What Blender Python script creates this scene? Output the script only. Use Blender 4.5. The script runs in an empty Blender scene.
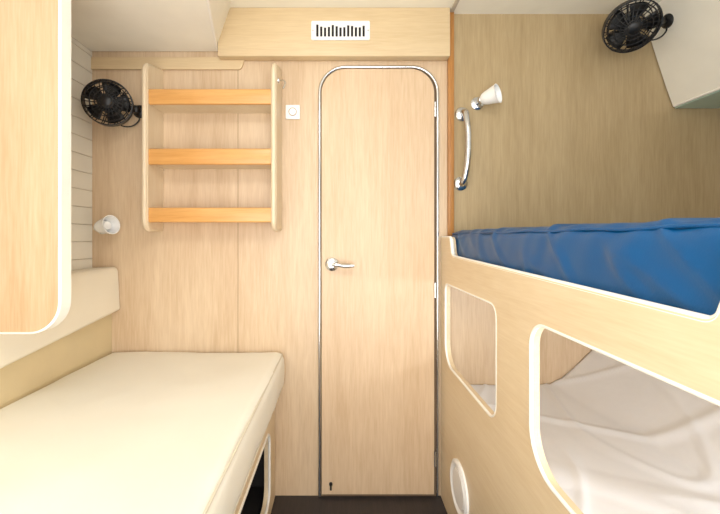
import bpy, bmesh, math
from mathutils import Vector, Matrix, noise

S = bpy.context.scene
S.view_settings.view_transform = 'Standard'
COL = S.collection

# ------------------------------------------------------------ materials
def lin(c):
    return tuple(((v/255)/12.92 if v/255 <= 0.04045 else ((v/255+0.055)/1.055)**2.4) for v in c) + (1,)

def base_mat(name, rough=0.5, metal=0.0, spec=0.5):
    m = bpy.data.materials.new(name); m.use_nodes = True
    b = m.node_tree.nodes['Principled BSDF']
    b.inputs['Roughness'].default_value = rough
    b.inputs['Metallic'].default_value = metal
    b.inputs['Specular IOR Level'].default_value = spec
    return m, m.node_tree, b

def plain(name, c, rough=0.5, metal=0.0, var=0.04, bump=0.0, bscale=200, spec=0.5):
    m, nt, b = base_mat(name, rough, metal, spec)
    tc = nt.nodes.new('ShaderNodeTexCoord')
    n = nt.nodes.new('ShaderNodeTexNoise'); n.inputs['Scale'].default_value = 6; n.inputs['Detail'].default_value = 4
    nt.links.new(tc.outputs['Object'], n.inputs['Vector'])
    r = nt.nodes.new('ShaderNodeValToRGB')
    l = lin(c)
    r.color_ramp.elements[0].color = tuple(v*(1-var) for v in l[:3])+(1,)
    r.color_ramp.elements[1].color = tuple(min(1, v*(1+var)) for v in l[:3])+(1,)
    r.color_ramp.elements[0].position = .3; r.color_ramp.elements[1].position = .7
    nt.links.new(n.outputs['Fac'], r.inputs['Fac']); nt.links.new(r.outputs['Color'], b.inputs['Base Color'])
    if bump:
        n2 = nt.nodes.new('ShaderNodeTexNoise'); n2.inputs['Scale'].default_value = bscale; n2.inputs['Detail'].default_value = 3
        nt.links.new(tc.outputs['Object'], n2.inputs['Vector'])
        bp = nt.nodes.new('ShaderNodeBump'); bp.inputs['Strength'].default_value = bump; bp.inputs['Distance'].default_value = 0.002
        nt.links.new(n2.outputs['Fac'], bp.inputs['Height']); nt.links.new(bp.outputs['Normal'], b.inputs['Normal'])
    return m

def wood(name, light, dark, grain='Z', rough=0.4, fine=90, mixw=0.5):
    m, nt, b = base_mat(name, rough)
    tc = nt.nodes.new('ShaderNodeTexCoord')
    def nz(scale, along, det, dist=0.0):
        mp = nt.nodes.new('ShaderNodeMapping')
        v = [scale]*3; v['XYZ'.index(grain)] = along
        mp.inputs['Scale'].default_value = v
        nt.links.new(tc.outputs['Object'], mp.inputs['Vector'])
        n = nt.nodes.new('ShaderNodeTexNoise'); n.inputs['Scale'].default_value = 1
        n.inputs['Detail'].default_value = det; n.inputs['Distortion'].default_value = dist
        nt.links.new(mp.outputs['Vector'], n.inputs['Vector'])
        return n
    a = nz(9, 1.2, 3, 0.8); c = nz(fine*2.6, 14, 3)
    d = nz(70, 5, 5, 0.3)
    mx = nt.nodes.new('ShaderNodeMath'); mx.operation = 'MULTIPLY_ADD'
    mx.inputs[1].default_value = 0.38
    nt.links.new(a.outputs['Fac'], mx.inputs[0])
    m2 = nt.nodes.new('ShaderNodeMath'); m2.operation = 'MULTIPLY'; m2.inputs[1].default_value = 0.34
    nt.links.new(c.outputs['Fac'], m2.inputs[0])
    m3 = nt.nodes.new('ShaderNodeMath'); m3.operation = 'MULTIPLY_ADD'; m3.inputs[1].default_value = 0.28
    nt.links.new(d.outputs['Fac'], m3.inputs[0]); nt.links.new(m2.outputs[0], m3.inputs[2])
    nt.links.new(m3.outputs[0], mx.inputs[2])
    r = nt.nodes.new('ShaderNodeValToRGB')
    r.color_ramp.elements[0].color = lin(dark); r.color_ramp.elements[1].color = lin(light)
    r.color_ramp.elements[0].position = .36; r.color_ramp.elements[1].position = .62
    nt.links.new(mx.outputs[0], r.inputs['Fac']); nt.links.new(r.outputs['Color'], b.inputs['Base Color'])
    return m

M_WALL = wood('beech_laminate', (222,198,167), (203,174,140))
M_WALLR = wood('beech_laminate_shade', (186,164,126), (168,145,107))  # weaker light on the right side put into a darker, greener laminate colour
M_DOOR = wood('beech_door', (225,198,166), (208,177,141))
M_BOARD = wood('maple_board', (232,213,181), (220,197,161), grain='Y')
M_HEAD = wood('header_wood', (226,203,164), (212,186,145), grain='X')
M_SHELF = wood('shelf_wood', (232,216,188), (221,200,168))
M_PINE = wood('pine_lip', (226,172,106), (208,150,84), grain='X', rough=0.3)
M_POST = wood('post_wood', (190,134,72), (166,112,56))
M_PANEL = wood('partition_wood', (206,178,146), (189,158,122))
M_CREAM = plain('cream_panel', (249,245,233), 0.4)
M_CEIL = plain('ceiling_cream', (251,246,231), 0.5)
M_PLANK = plain('white_plank', (240,236,224), 0.5)
M_GROOVE = plain('groove', (206,198,182), 0.8)
M_VINYL = plain('cream_vinyl', (235,232,220), 0.4, var=0.015, bump=0.15, bscale=500)
M_PIPING = plain('piping', (212,205,186), 0.5)
M_BACK = plain('cream_vinyl_back', (238,230,211), 0.45, var=0.02, bump=0.1, bscale=500)
M_LOWWALL = plain('lower_lining', (218,199,158), 0.6)
M_EDGE = plain('white_edge_trim', (250,247,240), 0.35, var=0.01)
M_WHITE = plain('white_plastic', (248,247,245), 0.3, var=0.01)
M_DARK = plain('dark_void', (28,24,24), 0.8)
M_FLOOR = wood('dark_floor', (56,48,48), (36,32,33), grain='Y', rough=0.5)
M_BLACK = plain('black_plastic', (14,14,16), 0.4)
M_BLUE = plain('blue_vinyl', (0,78,132), 0.34, var=0.06, bump=0.1, bscale=300, spec=.4)
M_SHEET = plain('bed_sheet_cotton', (243,245,252), 0.85, var=0.02, bump=0.2, bscale=40)
M_GREEN = plain('locker_underside', (200,222,206), 0.5)
M_CHROME = plain('chrome', (218,220,224), 0.18, metal=1.0)
M_SEAM = plain('seam', (168,138,104), 0.7)
M_GAP = plain('door_gap', (120,98,76), 0.7)
M_LAMP = plain('lamp_glass', (250,250,249), 0.25, var=0.005)

# ------------------------------------------------------------ mesh helpers
def finish(bm, name, mat, smooth=False, mats=None):
    bmesh.ops.recalc_face_normals(bm, faces=bm.faces)
    me = bpy.data.meshes.new(name); bm.to_mesh(me); bm.free()
    o = bpy.data.objects.new(name, me); COL.objects.link(o)
    for mm in (mats or [mat]): me.materials.append(mm)
    if smooth:
        for p in me.polygons: p.use_smooth = True
        me.set_sharp_from_angle(angle=math.radians(40))
    return o

def box(name, x0, x1, y0, y1, z0, z1, mat, bev=0.0, seg=2):
    bm = bmesh.new()
    bmesh.ops.create_cube(bm, size=1)
    for v in bm.verts:
        v.co = Vector(((x0+x1)/2+v.co.x*(x1-x0), (y0+y1)/2+v.co.y*(y1-y0), (z0+z1)/2+v.co.z*(z1-z0)))
    if bev:
        bmesh.ops.bevel(bm, geom=bm.edges[:], offset=bev, segments=seg, affect='EDGES', profile=0.5)
    return finish(bm, name, mat, smooth=bev > 0)

def hexa(name, pts, mat, bev=0.0):
    bm = bmesh.new()
    vs = [bm.verts.new(p) for p in pts]
    for f in ((0,1,2,3),(4,5,6,7),(0,1,5,4),(1,2,6,5),(2,3,7,6),(3,0,4,7)):
        bm.faces.new([vs[i] for i in f])
    if bev: bmesh.ops.bevel(bm, geom=bm.edges[:], offset=bev, segments=3, affect='EDGES', profile=0.5)
    return finish(bm, name, mat, smooth=bev > 0)

def rpoly(pts, rad, seg=8):
    out = []
    n = len(pts)
    for i in range(n):
        p = Vector(pts[i]); a = Vector(pts[i-1]); b = Vector(pts[(i+1) % n])
        r = rad[i] if isinstance(rad, (list, tuple)) else rad
        if r <= 0: out.append(p); continue
        da = (a-p).normalized(); db = (b-p).normalized()
        ang = da.angle(db); d = r/math.tan(ang/2)
        c = p+(da+db).normalized()*(r/math.sin(ang/2))
        s = p+da*d-c; e = p+db*d-c
        tot = s.angle_signed(e)
        for k in range(seg+1):
            t = -tot*k/seg
            out.append(Vector((c.x+s.x*math.cos(t)-s.y*math.sin(t), c.y+s.x*math.sin(t)+s.y*math.cos(t))))
    return out

def to3(plane, u, v, w):
    return Vector((u, w, v)) if plane == 'XZ' else (Vector((w, u, v)) if plane == 'YZ' else Vector((u, v, w)))

def eval_curve(cu, name):
    tmp = bpy.data.objects.new('tmp', cu); COL.objects.link(tmp)
    bpy.context.view_layer.update()
    me = bpy.data.meshes.new_from_object(tmp.evaluated_get(bpy.context.evaluated_depsgraph_get()))
    bpy.data.objects.remove(tmp); bpy.data.curves.remove(cu)
    me.name = name
    return me

def plate(name, outlines, w0, w1, plane, mat, bev=0.0):
    cu = bpy.data.curves.new('c', 'CURVE'); cu.dimensions = '2D'; cu.fill_mode = 'BOTH'
    cu.extrude = abs(w1-w0)/2-bev; cu.bevel_depth = bev; cu.bevel_resolution = 2; cu.offset = -bev
    for o in outlines:
        sp = cu.splines.new('POLY'); sp.points.add(len(o)-1)
        for i, p in enumerate(o): sp.points[i].co = (p[0], p[1], 0, 1)
        sp.use_cyclic_u = True
    me = eval_curve(cu, name)
    bm = bmesh.new(); bm.from_mesh(me); bpy.data.meshes.remove(me)
    bmesh.ops.remove_doubles(bm, verts=bm.verts, dist=1e-5)
    for v in bm.verts: v.co = to3(plane, v.co.x, v.co.y, v.co.z+(w0+w1)/2)
    o = finish(bm, name, mat)
    return o

def tube(name, pts, r, mat, cyclic=False, res=3, smooth_path=False):
    cu = bpy.data.curves.new('c', 'CURVE'); cu.dimensions = '3D'
    cu.bevel_depth = r; cu.bevel_resolution = res; cu.use_fill_caps = True
    if smooth_path:
        sp = cu.splines.new('BEZIER'); sp.bezier_points.add(len(pts)-1)
        for i, p in enumerate(pts):
            sp.bezier_points[i].co = p
            sp.bezier_points[i].handle_left_type = sp.bezier_points[i].handle_right_type = 'AUTO'
        sp.resolution_u = 10
    else:
        sp = cu.splines.new('POLY'); sp.points.add(len(pts)-1)
        for i, p in enumerate(pts): sp.points[i].co = (*p, 1)
    sp.use_cyclic_u = cyclic
    me = eval_curve(cu, name)
    me.materials.clear(); me.materials.append(mat)
    for p in me.polygons: p.use_smooth = True
    o = bpy.data.objects.new(name, me); COL.objects.link(o)
    return o

def lathe(name, prof, mat, loc=(0,0,0), axis=(0,0,1), seg=32, smooth=True):
    bm = bmesh.new(); rings = []
    q = Vector(axis).normalized().to_track_quat('Z', 'Y').to_matrix().to_4x4()
    mt = Matrix.Translation(loc) @ q
    for r, z in prof:
        if r < 1e-6: rings.append([bm.verts.new(mt @ Vector((0,0,z)))])
        else: rings.append([bm.verts.new(mt @ Vector((r*math.cos(2*math.pi*i/seg), r*math.sin(2*math.pi*i/seg), z))) for i in range(seg)])
    for a, b in zip(rings, rings[1:]):
        for i in range(seg):
            j = (i+1) % seg
            if len(a) == 1 and len(b) == 1: continue
            if len(a) == 1: bm.faces.new([a[0], b[i], b[j]])
            elif len(b) == 1: bm.faces.new([a[i], a[j], b[0]])
            else: bm.faces.new([a[i], a[j], b[j], b[i]])
    return finish(bm, name, mat, smooth=smooth)

def cushion(name, x0, x1, y0, y1, z0, z1, r, step, mat, disp=None):
    def axis(a, b):
        l = [a+r*k/4 for k in range(5)]
        n = max(1, int((b-a-2*r)/step))
        l += [a+r+(b-a-2*r)*k/n for k in range(1, n)]
        l += [b-r+r*k/4 for k in range(5)]
        return l
    ax = [axis(x0, x1), axis(y0, y1), axis(z0, z1)]
    lo = Vector((x0+r, y0+r, z0+r)); hi = Vector((x1-r, y1-r, z1-r))
    bm = bmesh.new(); d = {}
    def V(i, j, k):
        key = (i, j, k)
        if key not in d:
            p = Vector((ax[0][i], ax[1][j], ax[2][k]))
            c = Vector([min(max(p[t], lo[t]), hi[t]) for t in range(3)])
            n = (p-c)
            if n.length > 1e-9:
                n.normalize(); p = c+n*r
            if disp: p = p+disp(p, n)
            d[key] = bm.verts.new(p)
        return d[key]
    nx, ny, nz = [len(a)-1 for a in ax]
    for i in range(nx):
        for j in range(ny):
            for k in (0, nz): bm.faces.new([V(i,j,k), V(i+1,j,k), V(i+1,j+1,k), V(i,j+1,k)])
    for i in range(nx):
        for k in range(nz):
            for j in (0, ny): bm.faces.new([V(i,j,k), V(i+1,j,k), V(i+1,j,k+1), V(i,j,k+1)])
    for j in range(ny):
        for k in range(nz):
            for i in (0, nx): bm.faces.new([V(i,j,k), V(i,j+1,k), V(i,j+1,k+1), V(i,j,k+1)])
    o = finish(bm, name, mat)
    for p in o.data.polygons: p.use_smooth = True
    return o

def group(name, parts):
    e = bpy.data.objects.new(name, None); COL.objects.link(e); e.empty_display_size = 0.05
    for p in parts: p.parent = e
    return e

def join(name, parts):
    bpy.ops.object.select_all(action='DESELECT')
    for p in parts: p.select_set(True)
    bpy.context.view_layer.objects.active = parts[0]
    bpy.ops.object.join()
    parts[0].name = name; parts[0].data.name = name
    return parts[0]

# ------------------------------------------------------------ dimensions (metres)
YB = 1.51      # bulkhead with the door
YF = -0.6      # how far the cabin is modelled towards the viewer
EYE = 1.055
ZC = 1.965
XL, XR = -1.01, 1.65
PY = .93       # partition panel plane

# ------------------------------------------------------------ shell
box('floor', XL-.05, XR+.05, YF, YB+.05, -.05, 0, M_FLOOR)
box('ceiling', XL-.05, XR+.05, YF, YB+.05, ZC, ZC+.05, M_CEIL)
wb = box('wall_back', XL-.05, .449, YB, YB+.05, 0, ZC, M_WALL)
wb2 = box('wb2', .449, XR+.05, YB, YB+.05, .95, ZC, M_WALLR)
wb3 = box('wb3', .449, XR+.05, YB, YB+.05, 0, .95, M_WALL)
seam = box('seam', -.4175, -.4150, YB-.0008, YB+.001, 0, 1.77, M_SEAM)
join('wall_back', [wb, wb2, wb3, seam])
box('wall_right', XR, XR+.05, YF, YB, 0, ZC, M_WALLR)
pl = [box('wall_left', XL-.05, XL-.003, YF, YB, 0, ZC, M_GROOVE)]
z = .9
while z < 1.81:
    pl.append(box('plank', XL-.008, XL, YF, YB, z, min(z+.0672, 1.81), M_PLANK, .0015, 1)); z += .0685
pl.append(box('low', XL-.008, XL, YF, YB, 0, .9, M_LOWWALL))
join('wall_left', pl)
box('trim_4', XL, -.931, YF, YB-.001, .50, .80, M_LOWWALL)

box('trim_1', -.485, .437, 1.465, YB, 1.772, ZC, M_HEAD, .004)
box('trim_2', .437, .461, 1.492, YB, 1.055, ZC, M_POST, .003)
plate('trim_3', [rpoly([(XL, 1.735), (-.40, 1.735), (-.385, 1.785), (XL, 1.785)], [0,.02,.004,0])], YB-.010, YB, 'XZ', M_HEAD, .002)
box('trim_5', .442, .458, YF, 1.49, ZC-.006, ZC, M_GROOVE, .002)

# ------------------------------------------------------------ door
def door_outline(x0, x1, z0, z1, r, seg=14):
    return rpoly([(x0, z0), (x1, z0), (x1, z1), (x0, z1)], [0, 0, r, r], seg)
DX0, DX1, DZ = -.083, .396, 1.745
leaf = plate('leaf', [door_outline(DX0+.008, DX1-.014, .012, DZ-.008, .098)], YB-.012, YB, 'XZ', M_DOOR, .002)
gap = plate('gap', [door_outline(DX0+.001, DX1-.001, .0, DZ-.001, .104)], YB-.003, YB+.0, 'XZ', M_GAP)
o = door_outline(DX0, DX1, .003, DZ, .105)
o = o[1:]+o[:1]
frame = tube('chrome_frame', [(p.x, YB-.008, p.y) for p in o], .0062, M_CHROME)
parts = [leaf, gap, frame]
hx, hz = -.033, .945
parts.append(lathe('handle_rosette', [(0,0),(.027,0),(.027,.006),(.022,.010),(.012,.012),(.011,.045),(0,.045)], M_CHROME, (hx, YB-.012, hz), (0,-1,0)))
parts.append(tube('handle_lever', [(hx, YB-.052, hz), (hx+.02, YB-.056, hz+.001), (hx+.05, YB-.054, hz-.004), (hx+.088, YB-.050, hz-.003)], .0085, M_CHROME, smooth_path=True))
for i, zz in enumerate((1.57, .84, .16)):
    parts.append(tube('hinge_%d' % (i+1), [(DX1-.012, YB-.016, zz-.03), (DX1-.012, YB-.016, zz+.03)], .005, M_CHROME))
parts.append(lathe('floor_latch', [(0,0),(.007,0),(.007,.006),(0,.006)], M_DARK, (-.037, YB-.012, .056), (0,-1,0)))
parts.append(box('latch_slot', -.041, -.033, YB-.016, YB-.011, .030, .050, M_DARK, .002))
group('door_1', parts)

# ------------------------------------------------------------ ventilation grille
gx0, gx1, gz0, gz1 = -.114, .118, 1.833, 1.908
yg = 1.465
outer = rpoly([(gx0,gz0),(gx1,gz0),(gx1,gz1),(gx0,gz1)], .006, 4)
hole = rpoly([(gx0+.014,gz0+.013),(gx1-.014,gz0+.013),(gx1-.014,gz1-.012),(gx0+.014,gz1-.012)], .002, 2)
parts = [plate('frame', [outer, hole], yg-.006, yg, 'XZ', M_WHITE, .001),
         box('backing', gx0+.01, gx1-.01, yg-.0015, yg-.0005, gz0+.01, gz1-.01, M_DARK)]
n = 14
for i in range(n):
    x = gx0+.017+(gx1-gx0-.034)*i/(n-1)
    parts.append(box('slat', x-.0032, x+.0032, yg-.005, yg-.001, gz0+.011, gz1-.010, M_WHITE))
for i in range(n-1):   # staggered slot ends
    x = gx0+.017+(gx1-gx0-.034)*(i+.5)/(n-1)
    h = .001+.012*abs(math.sin(i*.75))
    parts.append(box('slot_end', x-.006, x+.006, yg-.0048, yg-.001, gz1-.012-h, gz1-.010, M_WHITE))
for xx in (gx0+.007, gx1-.007):
    parts.append(lathe('screw', [(0,0),(.003,0),(.002,.0015),(0,.002)], M_CHROME, (xx, yg-.006, .5*(gz0+gz1)), (0,-1,0), 12))
group('ventilation_grille', parts)

# ------------------------------------------------------------ wall shelf
yf = 1.385
sx0, sx1 = -.728, -.243
parts = []
side = rpoly([(yf, 1.085), (YB, 1.085), (YB, 1.735), (yf, 1.700)], [.035, 0, 0, .035], 8)
for nm, x in (('side_panel_1', sx0-.014), ('side_panel_2', sx1-.016)):
    parts.append(plate(nm, [side], x, x+.022, 'YZ', M_SHELF, .002))
    parts.append(tube('edge_band', [(x+.011, p.x-.0005, p.y) for p in side], .0095, M_SHELF, cyclic=True, res=2))
for i, (zb, zt) in enumerate(((1.555, 1.613), (1.328, 1.389), (1.110, 1.166))):
    parts.append(box('lip_%d' % (i+1), sx0+.004, sx1-.012, yf+.006, yf+.022, zb, zt, M_PINE, .006, 3))
    parts.append(box('shelf_%d' % (i+1), sx0+.004, sx1-.012, yf+.02, YB, zb+.004, zb+.018, M_PINE if i == 2 else M_SHELF))
parts.append(tube('coat_hook', [(sx1+.006, 1.42, 1.655), (sx1+.03, 1.41, 1.65), (sx1+.034, 1.40, 1.63), (sx1+.028, 1.395, 1.615)], .003, M_CHROME, smooth_path=True))
parts.append(lathe('hook_plate', [(0,0),(.011,0),(.010,.004),(0,.005)], M_CHROME, (sx1+.006, 1.42, 1.655), (1,0,0), 16))
group('wall_shelf', parts)

# ------------------------------------------------------------ light switch
sx, sz = -.192, 1.563
group('light_switch', [
    box('plate', sx-.029, sx+.029, YB-.009, YB, sz-.029, sz+.029, M_WHITE, .003),
    lathe('dial_ring', [(.0165,0),(.0165,.002),(.0145,.002),(.0145,0)], M_SEAM, (sx, YB-.009, sz), (0,-1,0)),
    lathe('push_button', [(0,0),(.014,0),(.0135,.004),(0,.005)], M_WHITE, (sx, YB-.009, sz), (0,-1,0))])

# ------------------------------------------------------------ fans
def fan(name, c, axis, r, mount, mdir):
    c = Vector(c); ax = Vector(axis).normalized()
    q = ax.to_track_quat('Z', 'Y').to_matrix().to_4x4(); mt = Matrix.Translation(c) @ q
    parts = []
    def ring(rad, z, t):
        parts.append(tube('cage_ring', [mt @ Vector((rad*math.cos(a*math.pi/18), rad*math.sin(a*math.pi/18), z)) for a in range(36)], t, M_BLACK, True, 1))
    parts.append(lathe('cage_band', [(r*.97,-.016),(r*1.02,-.016),(r*1.02,.016),(r*.97,.016),(r*.97,-.016)], M_BLACK, c, ax, 40))
    for rr, zz in ((.86,.025), (.66,.033), (.46,.036), (.30,.037)):
        ring(r*rr, zz, .002)
    for rr, zz in ((.8,-.024), (.5,-.032)):
        ring(r*rr, zz, .002)
    for i in range(24):
        a = 2*math.pi*i/24; cs, sn = math.cos(a), math.sin(a); b = a+.35
        parts.append(tube('cage_spoke', [mt @ Vector(p) for p in ((r*cs, r*sn, .012), (r*.84*math.cos(a+.08), r*.84*math.sin(a+.08), .026), (r*.5*math.cos(a+.2), r*.5*math.sin(a+.2), .035), (r*.22*math.cos(b), r*.22*math.sin(b), .038))], .0019, M_BLACK, res=1))
        if i % 2: parts.append(tube('cage_spoke', [mt @ Vector(p) for p in ((r*cs, r*sn, -.012), (r*.8*cs, r*.8*sn, -.024), (r*.3*cs, r*.3*sn, -.036))], .0019, M_BLACK, res=1))
    parts.append(lathe('hub_cap', [(0,.043),(.014,.042),(.022,.038),(.024,.034),(0,.033)], M_BLACK, c, ax, 24))
    parts.append(lathe('motor', [(0,-.06),(.024,-.058),(.034,-.05),(.034,-.02),(.018,-.012),(.018,.018),(.01,.024),(0,.025)], M_BLACK, c, ax, 24))
    bm = bmesh.new()
    for k in range(5):
        a0 = 2*math.pi*k/5
        g = []
        for i in range(6):
            rr = .015+(r*.9-.015)*i/5; wdt = (.30+.2*math.sin(i/5*math.pi*.8))
            row = []
            for j in range(5):
                t = (j/4-.5)*2*wdt
                row.append(bm.verts.new(mt @ Vector((rr*math.cos(a0+t+.12*i/5), rr*math.sin(a0+t+.12*i/5), .012*(j/4-.5)*2+.004))))
            g.append(row)
        for i in range(5):
            for j in range(4): bm.faces.new([g[i][j], g[i+1][j], g[i+1][j+1], g[i][j+1]])
    bl = finish(bm, 'blades', M_BLACK, True)
    sm = bl.modifiers.new('s', 'SOLIDIFY'); sm.thickness = .0015
    parts.append(bl)
    m = Vector(mount); md = Vector(mdir).normalized()
    back = c-ax*.05
    parts.append(tube('arm', [back, (back+m+md*.05)/2, m+md*.035, m+md*.005], .010, M_BLACK, smooth_path=True))
    parts.append(lathe('knuckle', [(0,-.016),(.012,-.013),(.016,0),(.012,.013),(0,.016)], M_BLACK, m+md*.03, (0,0,1), 16))
    parts.append(lathe('mount_base', [(0,0),(.026,0),(.026,.008),(.018,.016),(0,.018)], M_BLACK, m, md, 24))
    lo = (back+m)/2+Vector((0,0,-.07))
    parts.append(tube('power_cable', [back+Vector((0,0,-.01)), back*.6+lo*.4+Vector((-.005,0,-.025)), lo, m+md*.012+Vector((0,0,-.04)), m+md*.008+Vector((0,0,-.015))], .0028, M_BLACK, smooth_path=True, res=2))
    return group(name, parts)
fan('cabin_fan', (-.880, 1.405, 1.563), (.38, -1, -.10), .083, (-.815, YB, 1.565), (0,-1,0))
fan('cabin_fan', (1.070, 1.36, 1.830), (-.45, -1, -.85), .086, (1.262, 1.42, 1.885), (-1,0,-.2))

# ------------------------------------------------------------ reading lamps
def lamp(name, base, tip_dir, L=.07):
    b = Vector(base); d = Vector(tip_dir).normalized()
    k = b+Vector((0,-.040,0))
    s = k+d*.016
    return group(name, [
        lathe('wall_plate', [(0,0),(.026,0),(.026,.006),(.018,.012),(0,.013)], M_CHROME, b, (0,-1,0)),
        tube('stem', [b, k], .006, M_CHROME),
        lathe('swivel', [(0,-.013),(.010,-.009),(.014,0),(.010,.009),(0,.013)], M_CHROME, k, (1,0,0), 16),
        lathe('shade', [(0,-.014),(.014,-.013),(.022,-.004),(.027,.010),(.031,.03),(.037,L-.018),(.038,L-.016),(.035,L-.016),(.024,.012),(0,.010)], M_LAMP, s, d),
        lathe('bulb', [(0,.012),(.012,.014),(.020,.028),(.016,.042),(0,.046)], M_LAMP, s, d, 20)])
lamp('reading_lamp', (-.965, YB, 1.092), (1, -.35, .16), .078)
lamp('reading_lamp', (.558, YB, 1.598), (.62, -.60, .12), .070)

# ------------------------------------------------------------ grab handle
gx = .497
gp = [(gx, YB, 1.555), (gx, YB-.030, 1.555), (gx+.002, YB-.052, 1.520), (gx+.006, YB-.058, 1.41), (gx, YB-.050, 1.310), (gx-.006, YB-.030, 1.272), (gx-.006, YB, 1.272)]
group('grab_handle', [
    tube('bar', gp, .012, M_CHROME, smooth_path=True, res=5),
    lathe('flange_1', [(0,0),(.029,0),(.028,.006),(.018,.014),(0,.015)], M_CHROME, (gx, YB, 1.555), (0,-1,0)),
    lathe('flange_2', [(0,0),(.029,0),(.028,.006),(.018,.014),(0,.015)], M_CHROME, (gx-.006, YB, 1.272), (0,-1,0))])

# ------------------------------------------------------------ single bed (left)
def md(p, n):
    a = .006*noise.noise(Vector((p.x*3, p.y*3, p.z*3)))+.0022*noise.noise(Vector((p.x*14, p.y*9, p.z*14)))
    ex = min(p.x+.93, -.228-p.x)/.35; ey = min(1.5-p.y, 1)/.35
    crown = .010*min(1, max(0, ex))**.7*min(1, max(0, ey))**.7 if p.z > .55 else 0
    side = .006*math.sin(max(0, min(1, (p.z-.45)/.146))*math.pi) if abs(n.z) < .8 and n.y < .2 else 0
    sg = max(0, 1-abs(p.x+.235)/.05)*.0030*noise.noise(Vector((p.y*28, p.z*4, 1)))
    return n*(a-.003+sg)+Vector((0,0,crown))+Vector((n.x, 0, 0))*side
mat1 = cushion('mattress', -.93, -.224, -.45, 1.507, .445, .596, .032, .02, M_VINYL, md)
ol = rpoly([(-.92, -.44), (-.231, -.44), (-.231, 1.499), (-.92, 1.499)], .024, 5)
pip = tube('piping_top', [(p.x, p.y, .583) for p in ol], .003, M_PIPING, True, 2)
pip2 = tube('piping_bottom', [(p.x+.001, p.y, .461) for p in ol], .003, M_PIPING, True, 2)
bo = rpoly([(-.45, 0), (1.505, 0), (1.505, .442), (-.45, .442)], 0)
bh = rpoly([(.62, .07), (1.385, .07), (1.385, .335), (.62, .335)], .05, 8)
front = plate('front_panel', [bo, bh], -.284, -.264, 'YZ', M_BOARD, .001)
bead = tube('opening_edge', [(-.264, p.x, p.y) for p in bh], .005, M_EDGE, True, 2)
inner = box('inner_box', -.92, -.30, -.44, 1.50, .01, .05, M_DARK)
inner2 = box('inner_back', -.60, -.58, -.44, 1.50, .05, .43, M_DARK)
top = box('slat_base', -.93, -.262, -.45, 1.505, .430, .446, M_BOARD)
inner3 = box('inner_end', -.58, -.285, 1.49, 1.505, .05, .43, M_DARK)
group('single_bed', [mat1, pip, pip2, front, bead, inner, inner2, inner3, top])

def ledge():
    bm = bmesh.new()
    st = [(1.505, -.895, .752, -.905, .935), (PY+.037, -.895, .698, -.91, .93)]
    rows = []
    for y, xb, zb, xt, zt in st:
        sec = rpoly([(XL+.002, zb+.03), (xb, zb), (xt, zt), (XL+.002, zt-.005)], [0,.012,.02,0], 5)
        rows.append([bm.verts.new((p.x, y, p.y)) for p in sec])
    n = len(rows[0])
    for a, b in zip(rows, rows[1:]):
        for i in range(n): bm.faces.new([a[i], a[(i+1)%n], b[(i+1)%n], b[i]])
    bm.faces.new(rows[0]); bm.faces.new(rows[-1][::-1])
    return finish(bm, 'padded_backrest', M_BACK, True)
ledge()

# ------------------------------------------------------------ partition panel (left foreground)
pxr, pzb = -.702, .812
po = rpoly([(XL+.002, pzb), (pxr, pzb), (pxr, ZC), (XL+.002, ZC)], [0,.080,0,0], 14)
pan = plate('panel', [po], PY, PY+.035, 'XZ', M_PANEL)
bm = bmesh.new()
seq = po[0:17]
def off(pl, d):
    out = []
    for i, p in enumerate(pl):
        a = pl[max(0, i-1)]; b = pl[min(len(pl)-1, i+1)]
        t = (b-a).normalized(); out.append(p+Vector((t.y, -t.x))*d)
    return out
inn = off(seq, -.004); out_ = off(seq, .001)
rows = []
for a, b in zip(inn, out_):
    rows.append([bm.verts.new((a.x, PY-.003, a.y)), bm.verts.new((b.x, PY, b.y)), bm.verts.new((b.x, PY+.035, b.y)), bm.verts.new((a.x, PY+.038, a.y))])
for r0, r1 in zip(rows, rows[1:]):
    for i in range(4): bm.faces.new([r0[i], r0[(i+1)%4], r1[(i+1)%4], r1[i]])
bm.faces.new(rows[0]); bm.faces.new(rows[-1][::-1])
band = finish(bm, 'edge_band', M_EDGE)
group('partition_panel', [pan, band])

# ------------------------------------------------------------ overhead lockers
ly = PY+.04
lk = hexa('carcass', [(XL, ly, 1.81), (-.372, ly, 1.81), (-.498, 1.505, 1.81), (XL, 1.505, 1.81),
                      (XL, ly, ZC), (-.29, ly, ZC), (-.445, 1.505, ZC), (XL, 1.505, ZC)], M_CREAM)
bead = tube('edge_bead', [(-.372, ly, 1.812), (-.498, 1.50, 1.812)], .005, M_EDGE)
group('overhead_locker', [lk, bead])
bm = bmesh.new()
sec = [(XR-.002, 1.585), (1.355, 1.585), (1.328, 1.66), (1.295, 1.76), (1.260, 1.87), (1.238, ZC), (XR-.002, ZC)]
a = [bm.verts.new((p[0], YF, p[1])) for p in sec]; b = [bm.verts.new((p[0], 1.505, p[1])) for p in sec]
for i in range(len(sec)): bm.faces.new([a[i], a[(i+1)%len(sec)], b[(i+1)%len(sec)], b[i]])
bm.faces.new(a); bm.faces.new(b[::-1])
lk = finish(bm, 'carcass', M_CREAM, True)
und = box('underside', 1.362, XR-.002, YF, 1.505, 1.578, 1.585, M_GREEN)
bead = tube('edge_bead', [(1.355, YF, 1.585), (1.355, 1.50, 1.585)], .004, M_EDGE)
group('overhead_locker', [lk, und, bead])

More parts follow.
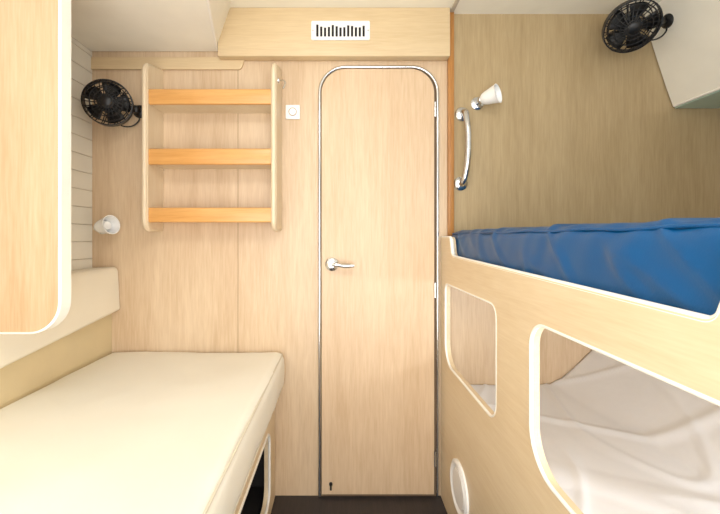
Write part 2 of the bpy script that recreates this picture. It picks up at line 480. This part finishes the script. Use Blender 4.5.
# ------------------------------------------------------------ bunk bed (right)
XB = .41
outer = rpoly([(-.5, 0), (1.505, 0), (1.505, 1.055), (1.385, 1.055), (1.362, .985), (.405, .962), (.375, 1.05), (-.5, 1.05)], [0,0,0,.022,.03,.02,.02,0], 6)
h1 = rpoly([(.972, .565), (1.447, .565), (1.447, .875), (.972, .875)], [.05,.085,.03,.035], 8)
h2 = rpoly([(-.2, .565), (.80, .565), (.80, .875), (-.2, .875)], [.05,.085,.055,.05], 10)
parts = [plate('side_board', [outer, h1, h2], XB, XB+.022, 'YZ', M_BOARD, .001)]
for h in (h1, h2):
    parts.append(tube('opening_edge', [(XB+.003, p.x, p.y) for p in h], .0042, M_EDGE, True, 2))
tp = [p for p in outer if p.y > .9]
parts.append(tube('top_edge', [(XB+.007, p.x, p.y-.003) for p in tp], .0072, M_EDGE, False, 3))
parts.append(box('upper_base', XB+.022, XR-.01, -.5, 1.505, .892, .922, M_BOARD))
parts.append(box('lower_base', XB+.022, XR-.01, -.5, 1.505, .28, .31, M_BOARD))
cz, cy = .198, 1.262
group('bunk_bed', parts)
group('round_hatch_cover', [
    lathe('ring', [(0,0),(.088,0),(.088,.006),(.078,.011),(.070,.009),(.066,.004),(0,.004)], M_WHITE, (XB-.0005, cy, cz), (-1,0,0), 48),
    lathe('lid', [(0,.003),(.060,.003),(.058,.009),(.0,.010)], M_WHITE, (XB, cy, cz), (-1,0,0), 48)])

def bd(p, n):
    w = noise.noise(Vector((p.x*3, p.y*3, p.z*5)))
    up = max(0, min(1, (p.z-.95)/.11))
    g1 = noise.noise(Vector((p.y*22+p.z*6, p.z*5, 2)))
    g2 = max(0, (1-abs(noise.noise(Vector((p.y*7-p.z*9, p.z*4, 7)))*2))-.75)/.25
    a = .004*w+.0034*g1*up+.0055*g2
    top = max(0, (p.z-1.0)/.08)
    belly = .010*math.sin(max(0, min(1, (p.z-.93)/.148))*math.pi) if abs(n.z) < .8 else 0
    return n*a+Vector((n.x*belly, 0, .004*top*noise.noise(Vector((p.y*5, 3.1, 0)))+.001*top))
bmt = cushion('cover', .442, 1.45, .30, 1.490, .923, 1.078, .030, .010, M_BLUE, bd)
bpp = tube('cover_piping', [(.4455, y*.01, 1.068+.0015*math.sin(y*.3)) for y in range(34, 147, 2)], .0028, M_BLUE, False, 2)
group('bunk_mattress', [bmt, bpp])

# lower berth: mattress + sheet running up the hull side
lm = cushion('mattress', .445, 1.20, -.42, 1.495, .312, .440, .03, .05, M_SHEET)
bm = bmesh.new()
NX, NY = 150, 220
g = []
for j in range(NY+1):
    y = -.42+(1.925)*j/NY; row = []
    for i in range(NX+1):
        x = .438+(1.18)*i/NX
        xs = .86+.05*math.sin(y*2.2)
        t = max(0, x-xs)
        zz = .458+(t*t/(t+.06))*1.05
        zz = min(zz, .84)
        wr = .010*noise.noise(Vector((x*2.5, y*2.5, 0)))
        rd = 1-abs(noise.noise(Vector((x*1.2+y*2.6, y*.5-x*.9, 5)))*2.2)
        wr += .007*max(0, rd-.86)/.14
        rd2 = 1-abs(noise.noise(Vector((x*3-y*1.6, y*1.2+x*1.1, 9)))*2)
        wr += .005*max(0, rd2-.88)/.12
        row.append(bm.verts.new((x, y, zz+wr)))
    g.append(row)
for j in range(NY):
    for i in range(NX): bm.faces.new([g[j][i], g[j][i+1], g[j+1][i+1], g[j+1][i]])
sh = finish(bm, 'sheet', M_SHEET)
for p in sh.data.polygons: p.use_smooth = True
sm = sh.modifiers.new('s', 'SOLIDIFY'); sm.thickness = .004; sm.offset = -1
group('sheeted_mattress', [lm, sh])

# ------------------------------------------------------------ light
def area(name, loc, target, size, sy, power, col):
    l = bpy.data.lights.new(name, 'AREA'); l.shape = 'RECTANGLE'; l.size = size; l.size_y = sy; l.energy = power; l.color = col
    o = bpy.data.objects.new(name, l); COL.objects.link(o); o.location = loc
    o.rotation_euler = (Vector(target)-Vector(loc)).to_track_quat('-Z', 'Y').to_euler()
area('ceiling_hatch_light', (-.15, .20, 1.955), (-.30, .5, 0), .6, .6, 13, (1, .995, .98))
area('companionway_light', (.0, -.58, .85), (-.05, 1.2, 1.65), 1.4, 1.4, 33, (1, .99, .975))
area('berth_porthole_light', (1.2, .1, .88), (.75, .9, .4), .5, .3, 13, (.84, .92, 1))
w = bpy.data.worlds.new('World'); S.world = w; w.use_nodes = True
w.node_tree.nodes['Background'].inputs[0].default_value = (.98, .99, 1, 1)
w.node_tree.nodes['Background'].inputs[1].default_value = .95

# ------------------------------------------------------------ camera
cam = bpy.data.cameras.new('camera'); co = bpy.data.objects.new('camera', cam); COL.objects.link(co)
cam.sensor_width = 36; cam.lens = 370/720*36
cam.shift_x = 20/720; cam.shift_y = -20/720
cam.clip_start = .01
co.location = (0, 0, EYE); co.rotation_euler = (math.radians(90), 0, 0)
S.camera = co
